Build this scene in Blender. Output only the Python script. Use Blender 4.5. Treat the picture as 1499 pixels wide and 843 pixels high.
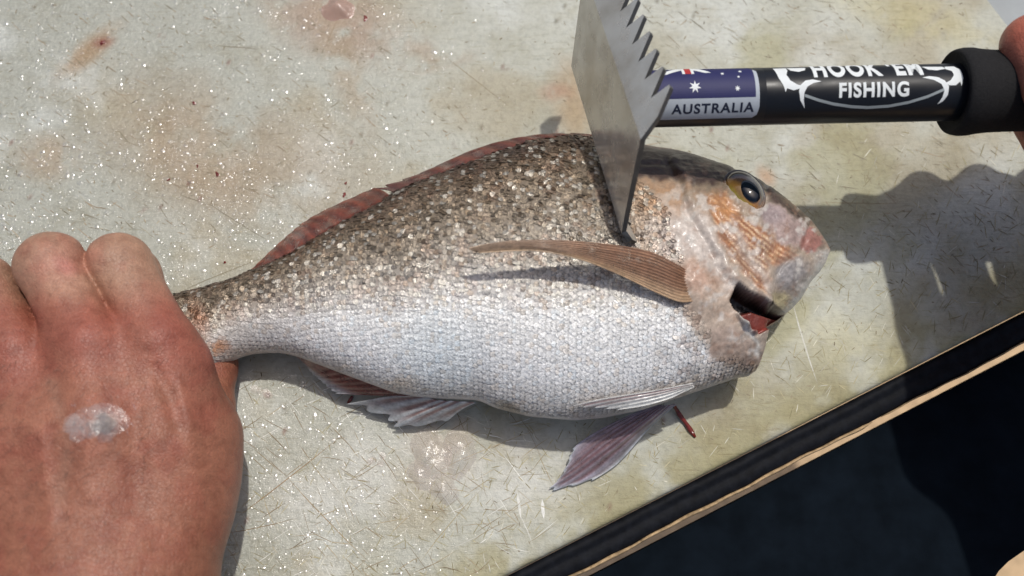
import bpy, bmesh, math, random
import numpy as np
from mathutils import Vector, Matrix
for o in list(bpy.data.objects): bpy.data.objects.remove(o)
rng = np.random.default_rng(7); random.seed(7)
sc = bpy.context.scene; COL = sc.collection
CM = 0.01
# ---------------------------------------------------------------- camera
TILT, DIST, FPX = math.radians(18), 32.0, 1280.0          # tilt from straight down, cm to the board, focal length in photo pixels
cam = bpy.data.cameras.new('camera'); cam_o = bpy.data.objects.new('camera', cam); COL.objects.link(cam_o)
cam.sensor_width = 36; cam.lens = 36*FPX/1499; cam.clip_start = 0.01; cam.clip_end = 200
cam_o.location = (0, -DIST*math.sin(TILT)*CM, DIST*math.cos(TILT)*CM); cam_o.rotation_euler = (TILT, 0, 0)
cam.dof.use_dof = True; cam.dof.focus_distance = 0.295; cam.dof.aperture_fstop = 9
sc.camera = cam_o
# ---------------------------------------------------------------- sky and sun
SHADOW = Vector((-0.20, -0.33, -1.0)).normalized()
elev = math.asin(-SHADOW.z); azim = math.atan2(-SHADOW.x, -SHADOW.y)
w = bpy.data.worlds.new('World'); sc.world = w; w.use_nodes = True
wn = w.node_tree; bgn = wn.nodes['Background']
sky = wn.nodes.new('ShaderNodeTexSky'); sky.sky_type = 'NISHITA'; sky.sun_disc = False
sky.sun_elevation = elev; sky.sun_rotation = azim; sky.dust_density = 4; sky.air_density = .8
wn.links.new(sky.outputs[0], bgn.inputs[0]); bgn.inputs[1].default_value = 0.105
sun = bpy.data.lights.new('sun', 'SUN'); sun.energy = 2.5; sun.angle = math.radians(1.2); sun.color = (1, .965, .90)
sun_o = bpy.data.objects.new('sun', sun); COL.objects.link(sun_o); sun_o.location = (0, .5, 1.5)
sun_o.rotation_euler = SHADOW.to_track_quat('-Z', 'Y').to_euler()
sc.view_settings.view_transform = 'Standard'; sc.view_settings.look = 'None'
sc.view_settings.exposure = -0.15; sc.view_settings.gamma = 1
sc.render.engine = 'CYCLES'
# ---------------------------------------------------------------- geometry helpers (all in cm)
CT, ST = math.cos(TILT), math.sin(TILT)
CPOS = np.array([0, -DIST*ST, DIST*CT])
FW = np.array([0, ST, -CT]); UP = np.array([0, CT, ST]); RT = np.array([1., 0, 0])
def pix(x, y, z):
    x, y, z = np.broadcast_arrays(np.asarray(x, float), np.asarray(y, float), np.asarray(z, float))
    d = FW + ((x-749.5)/FPX)[..., None]*RT - ((y-421.5)/FPX)[..., None]*UP
    return CPOS + d*((z-CPOS[2])/d[..., 2])[..., None]
def proj(P):
    q = np.asarray(P) - CPOS; d = q@FW
    return 749.5 + FPX*(q@RT)/d, 421.5 - FPX*(q@UP)/d
def lin(c): c = np.asarray(c, float)/255; return np.where(c <= .04045, c/12.92, ((c+.055)/1.055)**2.4)
def vnoise(x, y, scale, seed=0):
    r = np.random.default_rng(seed); T = r.random((256, 256))
    x = np.asarray(x)/scale; y = np.asarray(y)/scale
    xi = np.floor(x).astype(int); yi = np.floor(y).astype(int); fx = x-xi; fy = y-yi
    fx = fx*fx*(3-2*fx); fy = fy*fy*(3-2*fy)
    g = lambda a, b: T[a % 256, b % 256]
    return (g(xi, yi)*(1-fx)+g(xi+1, yi)*fx)*(1-fy)+(g(xi, yi+1)*(1-fx)+g(xi+1, yi+1)*fx)*fy
def fbm(x, y, scale, seed=0, n=4):
    s = 0; a = .5; t = 0
    for i in range(n): s = s+a*vnoise(x, y, scale/2**i, seed+i*13); t += a; a *= .55
    return s/t
def sstep(a, b, x): t = np.clip((np.asarray(x)-a)/(b-a), 0, 1); return t*t*(3-2*t)
def blob(x, y, cx, cy, rx, ry, ang=0, soft=.5):
    a = math.radians(ang); dx = x-cx; dy = y-cy
    u = (dx*math.cos(a)+dy*math.sin(a))/rx; v = (-dx*math.sin(a)+dy*math.cos(a))/ry
    return 1-sstep(1-soft, 1+soft, np.sqrt(u*u+v*v))
def segdist(x, y, pts):
    best = np.full(np.shape(x), 1e9)
    for (ax, ay), (bx_, by) in zip(pts[:-1], pts[1:]):
        vx, vy = bx_-ax, by-ay; t = np.clip(((x-ax)*vx+(y-ay)*vy)/(vx*vx+vy*vy+1e-9), 0, 1)
        best = np.minimum(best, np.hypot(x-ax-t*vx, y-ay-t*vy))
    return best
def polysd(x, y, poly):
    x = np.asarray(x, float); y = np.asarray(y, float); ins = np.zeros(x.shape, bool)
    n = len(poly)
    for i in range(n):
        (ax, ay), (bx_, by) = poly[i], poly[(i+1) % n]
        c = ((ay > y) != (by > y)) & (x < (bx_-ax)*(y-ay)/((by-ay) if by != ay else 1e-9)+ax)
        ins ^= c
    d = segdist(x, y, list(poly)+[poly[0]])
    return np.where(ins, -d, d)
def pmask(x, y, poly, soft=4): return 1-sstep(-soft, soft, polysd(x, y, poly))
def mixc(c, col, m): return c*(1-m[..., None])+lin(col)*m[..., None]
def mesh_obj(name, V, F, mat, parent=None, col=None, smooth=True, attrs=None, vc=None):
    me = bpy.data.meshes.new(name); V = np.asarray(V, float)*CM
    me.from_pydata(V.tolist(), [], F if isinstance(F, list) else F.tolist())
    if smooth: me.polygons.foreach_set('use_smooth', [True]*len(me.polygons))
    if col is not None:
        a = me.color_attributes.new('Col', 'FLOAT_COLOR', 'POINT')
        c = np.ones((len(V), 4)); c[:, :3] = col; a.data.foreach_set('color', c.ravel())
    for k, v in (attrs or {}).items():
        a = me.attributes.new(k, 'FLOAT', 'POINT'); a.data.foreach_set('value', np.asarray(v, float).ravel())
    me.update()
    o = bpy.data.objects.new(name, me); COL.objects.link(o)
    if mat: me.materials.append(mat)
    if parent is not None: o.parent = parent; o.matrix_parent_inverse = Matrix.Translation(-Vector(parent.location))
    return o
def thing(name, label, cat, loc=(0, 0, 0), group=None):
    o = bpy.data.objects.new(name, None); COL.objects.link(o); o.location = Vector(loc)*CM; o.empty_display_size = .02
    return tag(o, label, cat, group)
def tag(o, label, cat=None, group=None):
    o['label'] = label
    if cat: o['category'] = cat
    if group: o['group'] = group
    return o
def gridfaces(n, m, flip=False):
    i, j = np.meshgrid(np.arange(n-1), np.arange(m-1), indexing='ij'); a = (i*m+j).ravel()
    F = np.stack([a, a+m, a+m+1, a+1], 1)
    return F[:, ::-1] if flip else F
# ---------------------------------------------------------------- materials
def mat(name): m = bpy.data.materials.new(name); m.use_nodes = True; return m, m.node_tree, m.node_tree.nodes['Principled BSDF']
def N(nt, t, **k):
    n = nt.nodes.new(t)
    for a, b in k.items():
        if a.startswith('i_'): n.inputs[a[2:].replace('_', ' ')].default_value = b
        else: setattr(n, a, b)
    return n
def objcoord(nt): return N(nt, 'ShaderNodeTexCoord').outputs['Object']
def noise(nt, vec, scale, detail=4, rough=.6): 
    n = N(nt, 'ShaderNodeTexNoise'); n.inputs['Scale'].default_value = scale; n.inputs['Detail'].default_value = detail
    n.inputs['Roughness'].default_value = rough; nt.links.new(vec, n.inputs['Vector']); return n
def ramp(nt, fac, stops):
    r = N(nt, 'ShaderNodeValToRGB'); nt.links.new(fac, r.inputs[0]); e = r.color_ramp.elements
    e[0].position, e[0].color = stops[0][0], (*stops[0][1], 1); e[1].position, e[1].color = stops[-1][0], (*stops[-1][1], 1)
    for p, c in stops[1:-1]: q = e.new(p); q.color = (*c, 1)
    return r
def g3(v): return (v, v, v)
def bump(nt, h, strength, dist, bs, chain=None):
    b = N(nt, 'ShaderNodeBump'); b.inputs['Strength'].default_value = strength; b.inputs['Distance'].default_value = dist
    nt.links.new(h, b.inputs['Height'])
    if chain: nt.links.new(chain.outputs[0], b.inputs['Normal'])
    if bs: nt.links.new(b.outputs[0], bs.inputs['Normal'])
    return b
def mulcol(nt, a, b, fac=1, mode='MULTIPLY'):
    m = N(nt, 'ShaderNodeMix', data_type='RGBA', blend_type=mode); m.inputs[0].default_value = fac
    nt.links.new(a, m.inputs[6]); nt.links.new(b, m.inputs[7]); return m.outputs[2]
def colattr(nt): return N(nt, 'ShaderNodeVertexColor', layer_name='Col').outputs[0]
def simple(name, rgb, rough=.5, metal=0, spec=.5, bscale=0, bstr=.2, bdist=.0003, var=.25):
    m, nt, b = mat(name); b.inputs['Roughness'].default_value = rough; b.inputs['Metallic'].default_value = metal
    b.inputs['Specular IOR Level'].default_value = spec; v = objcoord(nt)
    n = noise(nt, v, bscale or 200); r = ramp(nt, n.outputs[0], [(.3, tuple(np.array(rgb)*(1-var))), (.7, tuple(np.minimum(np.array(rgb)*(1+var), 1)))])
    nt.links.new(r.outputs[0], b.inputs['Base Color'])
    if bscale: bump(nt, n.outputs[0], bstr, bdist, b)
    return m
def vcmat(name, rough=.4, spec=.5, metal=0, coat=0, sss=0, bs=((900, .3, .0004),), rattr=None, mattr=None, var=.2, vscale=700):
    m, nt, b = mat(name); v = objcoord(nt); c = colattr(nt)
    n = noise(nt, v, vscale, 3); r = ramp(nt, n.outputs[0], [(.3, g3(1-var)), (.7, g3(1+var))])
    nt.links.new(mulcol(nt, c, r.outputs[0]), b.inputs['Base Color'])
    b.inputs['Roughness'].default_value = rough; b.inputs['Specular IOR Level'].default_value = spec
    b.inputs['Metallic'].default_value = metal; b.inputs['Coat Weight'].default_value = coat; b.inputs['Coat Roughness'].default_value = .12
    if sss:
        b.inputs['Subsurface Weight'].default_value = sss; b.inputs['Subsurface Radius'].default_value = (1, .35, .2); b.inputs['Subsurface Scale'].default_value = .004
    if rattr: nt.links.new(N(nt, 'ShaderNodeAttribute', attribute_name=rattr).outputs['Fac'], b.inputs['Roughness'])
    if mattr: nt.links.new(N(nt, 'ShaderNodeAttribute', attribute_name=mattr).outputs['Fac'], b.inputs['Metallic'])
    ch = None
    for s, st, d in bs: ch = bump(nt, noise(nt, v, s, 3).outputs[0], st, d, None, ch)
    if ch: nt.links.new(ch.outputs[0], b.inputs['Normal'])
    return m
# water and clear slime: mostly see-through, with a real glossy surface
def clearmat(name, tint=(1, 1, 1), gloss=.25, rough=.08, body=0.0, bodycol=(.6, .55, .5), bst=.6, bds=.0012):
    m, nt, b = mat(name); nt.nodes.remove(b); out = nt.nodes['Material Output']
    tr = N(nt, 'ShaderNodeBsdfTransparent'); tr.inputs[0].default_value = (*tint, 1)
    gl = N(nt, 'ShaderNodeBsdfGlossy'); gl.inputs['Roughness'].default_value = rough
    df = N(nt, 'ShaderNodeBsdfDiffuse'); df.inputs[0].default_value = (*bodycol, 1)
    m1 = N(nt, 'ShaderNodeMixShader'); m1.inputs[0].default_value = body; nt.links.new(tr.outputs[0], m1.inputs[1]); nt.links.new(df.outputs[0], m1.inputs[2])
    fr = N(nt, 'ShaderNodeFresnel'); fr.inputs[0].default_value = 1.38
    mu = N(nt, 'ShaderNodeMath', operation='MULTIPLY_ADD'); mu.inputs[1].default_value = 1; mu.inputs[2].default_value = gloss*.12; nt.links.new(fr.outputs[0], mu.inputs[0])
    ge = N(nt, 'ShaderNodeNewGeometry'); iv = N(nt, 'ShaderNodeMath', operation='SUBTRACT'); iv.inputs[0].default_value = 1; nt.links.new(ge.outputs['Backfacing'], iv.inputs[1])
    m3 = N(nt, 'ShaderNodeMath', operation='MULTIPLY'); nt.links.new(mu.outputs[0], m3.inputs[0]); nt.links.new(iv.outputs[0], m3.inputs[1])
    m2 = N(nt, 'ShaderNodeMixShader'); nt.links.new(m3.outputs[0], m2.inputs[0]); nt.links.new(m1.outputs[0], m2.inputs[1]); nt.links.new(gl.outputs[0], m2.inputs[2])
    nt.links.new(m2.outputs[0], out.inputs[0])
    bp = bump(nt, noise(nt, objcoord(nt), 450).outputs[0], bst, bds, None)
    nt.links.new(bp.outputs[0], gl.inputs['Normal'])
    return m
M_water = clearmat('water', gloss=.9, rough=.16, bst=.3, bds=.0006)
M_slime = clearmat('slime', (.985, .97, .955), .7, .13, .2, tuple(lin((240, 234, 226))))
M_clearscale = clearmat('clear_scale', (.97, .95, .94), .35, .2, .10, tuple(lin((232, 222, 214))))

# ================================================================ THE SETTING
EA = pix(740, 843, 0); EB = pix(1499, 455, 0)
ea = (EB-EA)/np.linalg.norm(EB-EA); en = np.array([-ea[1], ea[0], 0])            # along the board's edge, and into the board
RC = pix(1450, 0, 0); amax = float((RC-EA)@ea)
def brd(a, b, z): return EA + np.multiply.outer(np.asarray(a), ea) + np.multiply.outer(np.asarray(b), en) + np.stack([0*np.asarray(a), 0*np.asarray(a), np.broadcast_to(z, np.shape(a))], -1)
m_ground = simple('tan_ground', tuple(lin((196, 168, 132))), .9, bscale=120, bstr=.5, bdist=.002)
def plate(name, pts, z0, z1, m):
    n = len(pts); V = [(*p, z1) for p in pts]+[(*p, z0) for p in pts]
    F = [list(range(n)), list(range(2*n-1, n-1, -1))]+[[i, i+n, (i+1) % n+n, (i+1) % n] for i in range(n)]
    F = [f if k < 2 else f[::1] for k, f in enumerate(F)]
    return mesh_obj(name, V, F, m, smooth=False)
g = plate('ground', [(-400, -400), (400, -400), (400, 400), (-400, 400)], -74, -72, m_ground); g['kind'] = 'structure'
# grey deck beside the short end of the board
m_deck = simple('grey_deck', tuple(lin((150, 156, 158))), .45, 0, .5, 60, .1, .0003, .08)
for k, (a0, a1) in enumerate(((.15, 1.0), (1.12, 30))):
    P = [brd(amax+a, b, 0)[:2] for a, b in ((a0, -.5), (a1, -.5), (a1, 40), (a0, 40))]
    d = plate('deck', [tuple(p) for p in P], -2.5, -.5-.35*k, m_deck); d['kind'] = 'structure'
# ---------------------------------------------------------------- cutting board
board = thing('cutting_board', 'stained off-white plastic cutting board covered in knife marks under the fish', 'cutting board', tuple(brd(0, 0, -2)))
av = np.concatenate([[amax-46], np.arange(amax-45.9, amax-.3, .16), [amax-.2, amax-.12, amax-.06, amax-.02, amax, amax]])
bv = np.concatenate([[0, 0, .02, .06, .12, .2], np.arange(.3, 40, .16)])
dropa = np.zeros(len(av)); dropa[-6:] = [0, -.02, -.06, -.12, -.22, -2]; dropb = np.zeros(len(bv)); dropb[:6] = [-2, -.22, -.12, -.06, -.02, 0]
A, B = np.meshgrid(av, bv, indexing='ij'); Z = np.minimum.outer(dropa, dropb)
BV = brd(A.ravel(), B.ravel(), Z.ravel()); bx, by = proj(BV)
wet = np.clip(1.15-sstep(450, 900, bx)+.5*(fbm(bx, by, 160, 3)-.5), 0, 1)*1.0
wet = np.maximum(wet, .8*blob(bx, by, 640, 690, 190, 110, 10, .6))
bc = np.tile(lin((184, 185, 172)), (len(BV), 1))
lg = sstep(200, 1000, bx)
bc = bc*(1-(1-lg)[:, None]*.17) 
bc = mixc(bc, (166, 158, 134), .8*sstep(.50, .72, fbm(bx, by, 150, 11)))
bc = mixc(bc, (200, 203, 196), .7*sstep(.55, .75, fbm(bx, by, 120, 21)))
bc = mixc(bc, (162, 158, 122), .7*sstep(.52, .75, fbm(bx+by*.6, by, 90, 31))*sstep(700, 1000, bx))
edge = B.ravel()
bc = mixc(bc, (150, 142, 100), .8*(1-sstep(.2, 3.4, edge))*sstep(.3, .6, fbm(bx, by, 60, 41)))
bc = mixc(bc, (158, 140, 112), .7*blob(bx, by, 340, 230, 190, 90, 20, .8)*sstep(.3, .6, fbm(bx, by, 70, 51)))
for cx, cy, rx, ry, an, c, k in ((130, 75, 50, 15, -40, (168, 140, 105), .8), (150, 62, 14, 7, -10, (140, 88, 70), .8), (640, 92, 45, 10, -12, (160, 140, 115), .8), (620, 70, 22, 16, 20, (168, 150, 128), .6),
        (490, 30, 90, 50, 20, (160, 135, 112), .8), (505, 100, 22, 90, -20, (165, 148, 122), .6), (840, 150, 26, 60, -8, (170, 146, 112), .8), (815, 135, 22, 12, 0, (170, 135, 110), .7), (1122, 258, 10, 16, -40, (190, 150, 115), .7),  # brown smear left of the scaler blade: its soft shadow, painted into the board
        (280, 230, 90, 50, 30, (165, 145, 120), .5), (70, 230, 40, 30, 0, (170, 148, 120), .6), (650, 650, 50, 60, 0, (190, 165, 140), .4), (1330, 20, 130, 30, 20, (190, 182, 140), .6),
        (500, 700, 120, 60, -20, (205, 205, 198), .6), (770, 690, 80, 60, 0, (208, 208, 202), .6), (1240, 500, 90, 40, 20, (200, 195, 160), .5)):
    bc = mixc(bc, c, k*blob(bx, by, cx, cy, rx, ry, an, .7)*sstep(.2, .55, fbm(bx, by, 24, 61)))
for k in range(60):      # dried blood flecks
    cx, cy = rng.uniform(0, 1100), rng.uniform(0, 330) if k < 40 else rng.uniform(560, 840)
    bc = mixc(bc, ((120, 75, 60), (112, 105, 85))[k % 2], .7*blob(bx, by, cx, cy, rng.uniform(2, 5), rng.uniform(1.5, 3), rng.uniform(0, 180), .4))
mb, nt, b = mat('board_plastic'); v = objcoord(nt)
n1 = noise(nt, v, 55, 6, .65); n2 = noise(nt, v, 420, 4, .7)
r1 = ramp(nt, n1.outputs[0], [(.3, (.84, .81, .74)), (.5, (1, 1, 1)), (.75, (1.06, 1.06, 1.06))]); r2 = ramp(nt, n2.outputs[0], [(.25, g3(.80)), (.5, g3(1)), (.75, g3(1.1))])
c = mulcol(nt, mulcol(nt, colattr(nt), r1.outputs[0]), r2.outputs[0])
mp = N(nt, 'ShaderNodeMapping'); mp.inputs['Rotation'].default_value = (0, 0, math.radians(35)); mp.inputs['Scale'].default_value = (90, 900, 1); nt.links.new(v, mp.inputs[0])
n3 = noise(nt, mp.outputs[0], 1, 4, .7); r3 = ramp(nt, n3.outputs[0], [(.28, (.72, .68, .58)), (.42, (1, 1, 1)), (.8, (1.03, 1.03, 1.03))])
nt.links.new(mulcol(nt, c, r3.outputs[0]), b.inputs['Base Color'])
wa = N(nt, 'ShaderNodeAttribute', attribute_name='wet').outputs['Fac']
mr = N(nt, 'ShaderNodeMapRange'); nt.links.new(wa, mr.inputs[0]); mr.inputs[3].default_value = .62; mr.inputs[4].default_value = .30
nt.links.new(mr.outputs[0], b.inputs['Roughness']); b.inputs['Specular IOR Level'].default_value = .35
nt.links.new(wa, b.inputs['Coat Weight']); b.inputs['Coat Roughness'].default_value = .14; b.inputs['Coat IOR'].default_value = 1.4
cb = bump(nt, noise(nt, v, 700, 2, .5).outputs[0], 1.0, .0016, None); nt.links.new(cb.outputs[0], b.inputs['Coat Normal'])
b1 = bump(nt, n2.outputs[0], .55, .0009, None); b2 = bump(nt, n3.outputs[0], .35, .0006, None, b1); b3 = bump(nt, noise(nt, v, 1500, 2).outputs[0], .3, .0003, b, b2)
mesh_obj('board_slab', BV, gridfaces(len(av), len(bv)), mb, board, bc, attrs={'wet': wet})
# knife marks: thousands of short slivers
SV, SF, SC = [], [], []
def sliver(x, y, L, wd, ang, c, bend=0):
    a = math.radians(ang); ux, uy = math.cos(a), math.sin(a); i0 = len(SV)
    pts = []
    for t, k in ((-.5, 0), (-.2, 1), (.2, .9), (.5, 0)):
        px = x+ux*L*t-uy*bend*(t*t-.25)*L; py = y+uy*L*t+ux*bend*(t*t-.25)*L
        pts.append((px-uy*wd*k/2, py+ux*wd*k/2)); pts.append((px+uy*wd*k/2, py-ux*wd*k/2))
    P = pix([p[0] for p in pts], [p[1] for p in pts], rng.uniform(.003, .012))
    for q in P:
        d = q-EA
        if d@en < .25 or d@ea > amax-.25: return
    SV.extend(P.tolist()); SC.extend([c]*8)
    for k in (0, 2, 4): SF.append([i0+k, i0+k+1, i0+k+3, i0+k+2])
def jit(c, s=14): return lin(np.clip(np.array(c)+rng.normal(0, s), 0, 255))
for _ in range(2600):
    x, y = rng.uniform(-40, 1480), rng.uniform(-30, 420)
    if fbm(x, y, 130, 71, 3) < rng.uniform(.3, .62): continue
    an = rng.choice([38, 38, 38, 46, 30, 36, -30, 10])+rng.normal(0, 8)
    sliver(x, y, min(3+rng.exponential(7), 34), rng.uniform(.5, 1.3), an, jit(((150, 144, 122), (128, 120, 98), (152, 136, 112))[rng.integers(3)]), rng.normal(0, .05))
for _ in range(2600):
    a = rng.uniform(-25, amax); bb = abs(rng.normal(0, 4.0))+.2; px, py = proj(brd(a, bb, 0))
    sliver(px, py, rng.uniform(6, 26), rng.uniform(.6, 1.3), rng.choice([-62, -62, -50, 40, 20, 75])+rng.normal(0, 15), jit(((158, 152, 120), (142, 134, 98), (194, 192, 176), (170, 160, 124))[rng.integers(4)]), rng.normal(0, .07))
for _ in range(420):
    x, y = rng.uniform(300, 800), rng.uniform(540, 860)
    sliver(x, y, rng.uniform(10, 60), rng.uniform(.5, 1.1), rng.choice([-38, -28, 55, 40, 62, 5])+rng.normal(0, 9), jit(((150, 135, 105), (135, 118, 90), (214, 214, 206))[rng.integers(3)]), rng.normal(0, .12))
for _ in range(1100):
    x, y = rng.uniform(0, 1490), rng.uniform(-20, 860)
    sliver(x, y, rng.uniform(3, 9), rng.uniform(.6, 1.6), rng.uniform(0, 180), jit((140, 128, 102), 20), 0)
for x, y, L, wd, an, c in ((1178, 500, 130, 2.2, 73, (206, 206, 196)), (1070, 525, 190, .9, 5, (150, 142, 110)), (1260, 297, 120, 1.2, 1, (150, 140, 110)), (760, 740, 44, 4, 82, (216, 216, 208)), (795, 745, 30, 5, 85, (222, 222, 216)),
        (420, 700, 200, 1.1, -38, (150, 122, 84)), (480, 760, 190, 1.1, 46, (150, 128, 92)), (380, 770, 110, 1, -12, (140, 120, 92)), (560, 560, 1, 1, 0, (150, 140, 110)), (720, 660, 230, .9, -22, (175, 160, 130)), (350, 325, 120, .9, 32, (125, 118, 98)), (330, 400, 150, .9, -22, (140, 132, 110)),
        (1055, 120, 150, .9, 45, (130, 120, 95)), (350, 70, 60, 1.2, 4, (120, 112, 92)), (700, 120, 130, 1, 38, (140, 130, 105)), (660, 770, 150, 1, -50, (160, 146, 110)), (490, 40, 70, 1.2, -65, (150, 130, 105))):
    sliver(x, y, L, wd, an, lin(c), rng.normal(0, .05))
ms = vcmat('knife_mark', .5, .3, bs=(), var=.15)
km = mesh_obj('knife_marks', SV, SF, ms, board, np.array(SC), smooth=False); km['kind'] = 'stuff'
# ---------------------------------------------------------------- black tray lip along the long edge, and the dark panel below
m_rub = simple('black_rubber', (.007, .008, .011), .65, 0, .12, 260, .35, .0005, .5)
m_worn = simple('worn_edge', tuple(lin((176, 150, 114))), .7, 0, .3, 350, .6, .0006, .5)
lip = thing('tray_lip', 'black rubber tray lip with a worn tan edge along the cutting board', 'tray edge', tuple(brd(5, -.6, -3)))
prof = [(-.03, -3), (-.03, -.42), (-.10, -.30), (-.22, -.26), (-.34, -.29), (-.42, -.36), (-.52, -.38), (-.62, -.36), (-.80, -.40), (-.92, -.48), (-.98, -.62), (-1.0, -.9), (-1.02, -3)]
aa = np.arange(-30, amax+6, .5); V = []
for a in aa:
    wob = .02*math.sin(a*1.3)+.012*math.sin(a*4.1)
    for (b0, z) in prof: V.append(brd(a, b0+(wob if b0 < -.05 else 0), z))
mesh_obj('lip_body', V, gridfaces(len(aa), len(prof), True), m_rub, lip)
for (a0, a1, h) in ((-30, 14.0, .14), (14.3, amax+6, .06)):
    V = []; al = np.arange(a0, a1, .12); n = len(al)
    for i, a in enumerate(al):
        wob = .02*math.sin(a*1.3)+.012*math.sin(a*4.1); ww = h*(.55+.55*vnoise(a*10, 3, 9, 5))*min(1, (i+1)/4, (n-i)/4)
        for k in range(7):
            t = k/6*math.pi; V.append(brd(a, -1.005+wob-math.cos(t)*ww*.55, -.58+math.sin(t)*.14-.0*ww))
    mesh_obj('worn_strip', V, gridfaces(n, 7, True), m_worn, lip)
m_dark = simple('dark_panel', (.0045, .0075, .0115), .9, 0, .05, 90, .15, .0005, .3)
cpx = pix([1452, 1462, 1476, 1499], [852, 836, 822, 806], -1.6)
c0 = brd(-40, -1.3, 0); c1 = brd(amax+25, -1.3, 0); c2 = brd(amax+25, -9, 0)
pts = [tuple(c0[:2]), tuple(c0[:2]-np.array([0, 30.])), tuple(cpx[0][:2]+np.array([-.3, -12]))]+[tuple(q[:2]) for q in cpx]+[(cpx[3][0]+6, cpx[3][1]+2.5), tuple(c1[:2])]
dp = plate('dark_panel', pts, -2.6, -1.6, m_dark); dp['kind'] = 'structure'

# ================================================================ THE FISH
DORS = [(150, 455), (200, 446), (240, 436), (265, 427), (300, 419), (340, 408), (367, 397), (400, 384), (433, 367), (460, 349), (508, 320), (550, 299), (580, 279), (630, 259), (677, 241), (733, 221), (780, 205), (823, 200), (873, 201), (910, 206), (947, 214), (989, 220), (1040, 235), (1080, 249), (1107, 260), (1120, 271), (1147, 292), (1173, 313), (1187, 327), (1200, 343), (1206, 353), (1209.5, 364)]
VENT = [(150, 520), (200, 532), (240, 545), (265, 550), (311, 544), (338, 529), (359, 521), (385, 518), (409, 518), (435, 524), (500, 549), (576, 577), (611, 583), (647, 586), (700, 588), (726, 600), (774, 612), (840, 618), (885, 614), (940, 603), (1005, 581), (1061, 562), (1080, 555), (1096, 553), (1106, 546), (1110, 534), (1113, 515), (1117, 492), (1121, 482), (1128, 477), (1136, 473), (1149, 463), (1160, 454), (1171, 442), (1187, 415), (1199, 402), (1206, 391), (1209.5, 378)]
HT = [(150, .5), (240, .75), (300, .95), (400, 1.25), (500, 1.65), (600, 2.0), (700, 2.25), (800, 2.4), (900, 2.45), (980, 2.4), (1040, 2.25), (1100, 1.95), (1140, 1.6), (1170, 1.25), (1190, .9), (1203, .55), (1210, .2)]
ip = lambda T, x: np.interp(x, [t[0] for t in T], [t[1] for t in T])
def smooth_ip(T, x, k=7):
    return sum(ip(T, x+d) for d in (-k, -k/2, 0, k/2, k))/5
xs = np.concatenate([np.arange(150, 1060, 2.2), np.arange(1060, 1210.2, 1.0)])
nt_ = 200; th = np.linspace(0, math.pi, nt_); tt = -np.cos(th)                     # -1 dorsal .. 1 ventral
yu = np.where(xs < 1195, smooth_ip(DORS, xs), ip(DORS, xs)); yl = np.where(xs < 1090, smooth_ip(VENT, xs), ip(VENT, xs))
ZC = ip([(150, 1.35), (300, 1.5), (500, 1.8), (700, 1.95), (1000, 2.05), (1210, 1.9)], xs); H = smooth_ip(HT, xs, 12)
HB = np.minimum(H*.95, ZC-.03)
Pu = pix(xs, yu+2.0, ZC); Pl = pix(xs, yl-3.0, ZC)
def prof_z(t):
    dor = (1-np.clip(-t, 0, 1)**2.1)**.62; ven = (1-np.clip(t, 0, 1)**2.6)**.55
    return np.where(t < 0, dor, ven)
W = ((tt+1)/2)[None, :, None]
XY = Pu[:, None, :]*(1-W)+Pl[:, None, :]*W
TOP = XY.copy(); TOP[..., 2] = ZC[:, None]+H[:, None]*prof_z(tt+.0)[None, :]
BOT = XY.copy(); BOT[..., 2] = ZC[:, None]-HB[:, None]*np.minimum(prof_z(tt)[None, :]*1.25, 1)
fx, fy = proj(TOP)
# relief of the head: gill cover, cheek plates, eye socket, lips, gill opening
GILL = [(1081, 416), (1096, 427), (1128, 444), (1151, 463), (1137, 474), (1112, 486), (1100, 482), (1087, 467), (1071, 439)]
OPER = [(985, 232), (1005, 270), (1020, 310), (1040, 350), (1060, 385), (1083, 418)]
PREOP = [(1030, 300), (1050, 340), (1078, 380), (1105, 415), (1128, 440)]
JAW = [(1186, 330), (1178, 352), (1172, 368), (1150, 385), (1135, 402), (1133, 430)]
zr = TOP[..., 2]
zr -= 1.05*pmask(fx, fy, GILL, 3.5)-.62*pmask(fx, fy, [(1080, 456), (1105, 448), (1150, 463), (1137, 475), (1105, 487), (1090, 478)], 5)
wx = fx+12*(fbm(fx, fy, 22, 191)-.5); wy = fy+12*(fbm(fx, fy, 22, 195)-.5)
dO = segdist(wx, wy, OPER); sideO = sstep(-14, 14, (fx-1033)*.9-(fy-335)*.42)
zr += .10*np.exp(-(dO/9)**2)-.10*np.exp(-(segdist(wx+9, wy-3, OPER)/6)**2)
zr += .07*np.exp(-(segdist(fx, fy, PREOP)/6)**2)-.08*np.exp(-(segdist(fx-9, fy+4, PREOP)/5)**2)
zr -= .07*np.exp(-(segdist(fx, fy, JAW)/4)**2); zr += .05*blob(fx, fy, 1184, 352, 12, 20, -30)+.10*blob(fx, fy, 1160, 400, 26, 20, -50)
zr -= .10*np.exp(-((np.hypot((fx-1090)*.9, fy-278)-32)/5)**2)
zr += .20*blob(fx, fy, 1020, 420, 22, 36, -20, .7)                                  # pectoral base
zr += (.10*(fbm(fx, fy, 16, 81, 4)-.5)+.05*(fbm(fx, fy, 5, 83, 2)-.5))*sstep(940, 1000, fx)
zr += .05*(fbm(fx*.5, fy*2, 12, 85, 3)-.5)*pmask(fx, fy, [(930, 205), (1000, 215), (1085, 245), (1060, 275), (1000, 262), (925, 262)], 8)*2
zr += .02*(fbm(fx, fy, 40, 87, 3)-.5)
zr -= .03*np.exp(-((fy-(330+ (fx-600)*-.05))/5)**2)*sstep(320, 420, fx)*(1-sstep(880, 940, fx))*.0
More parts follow.
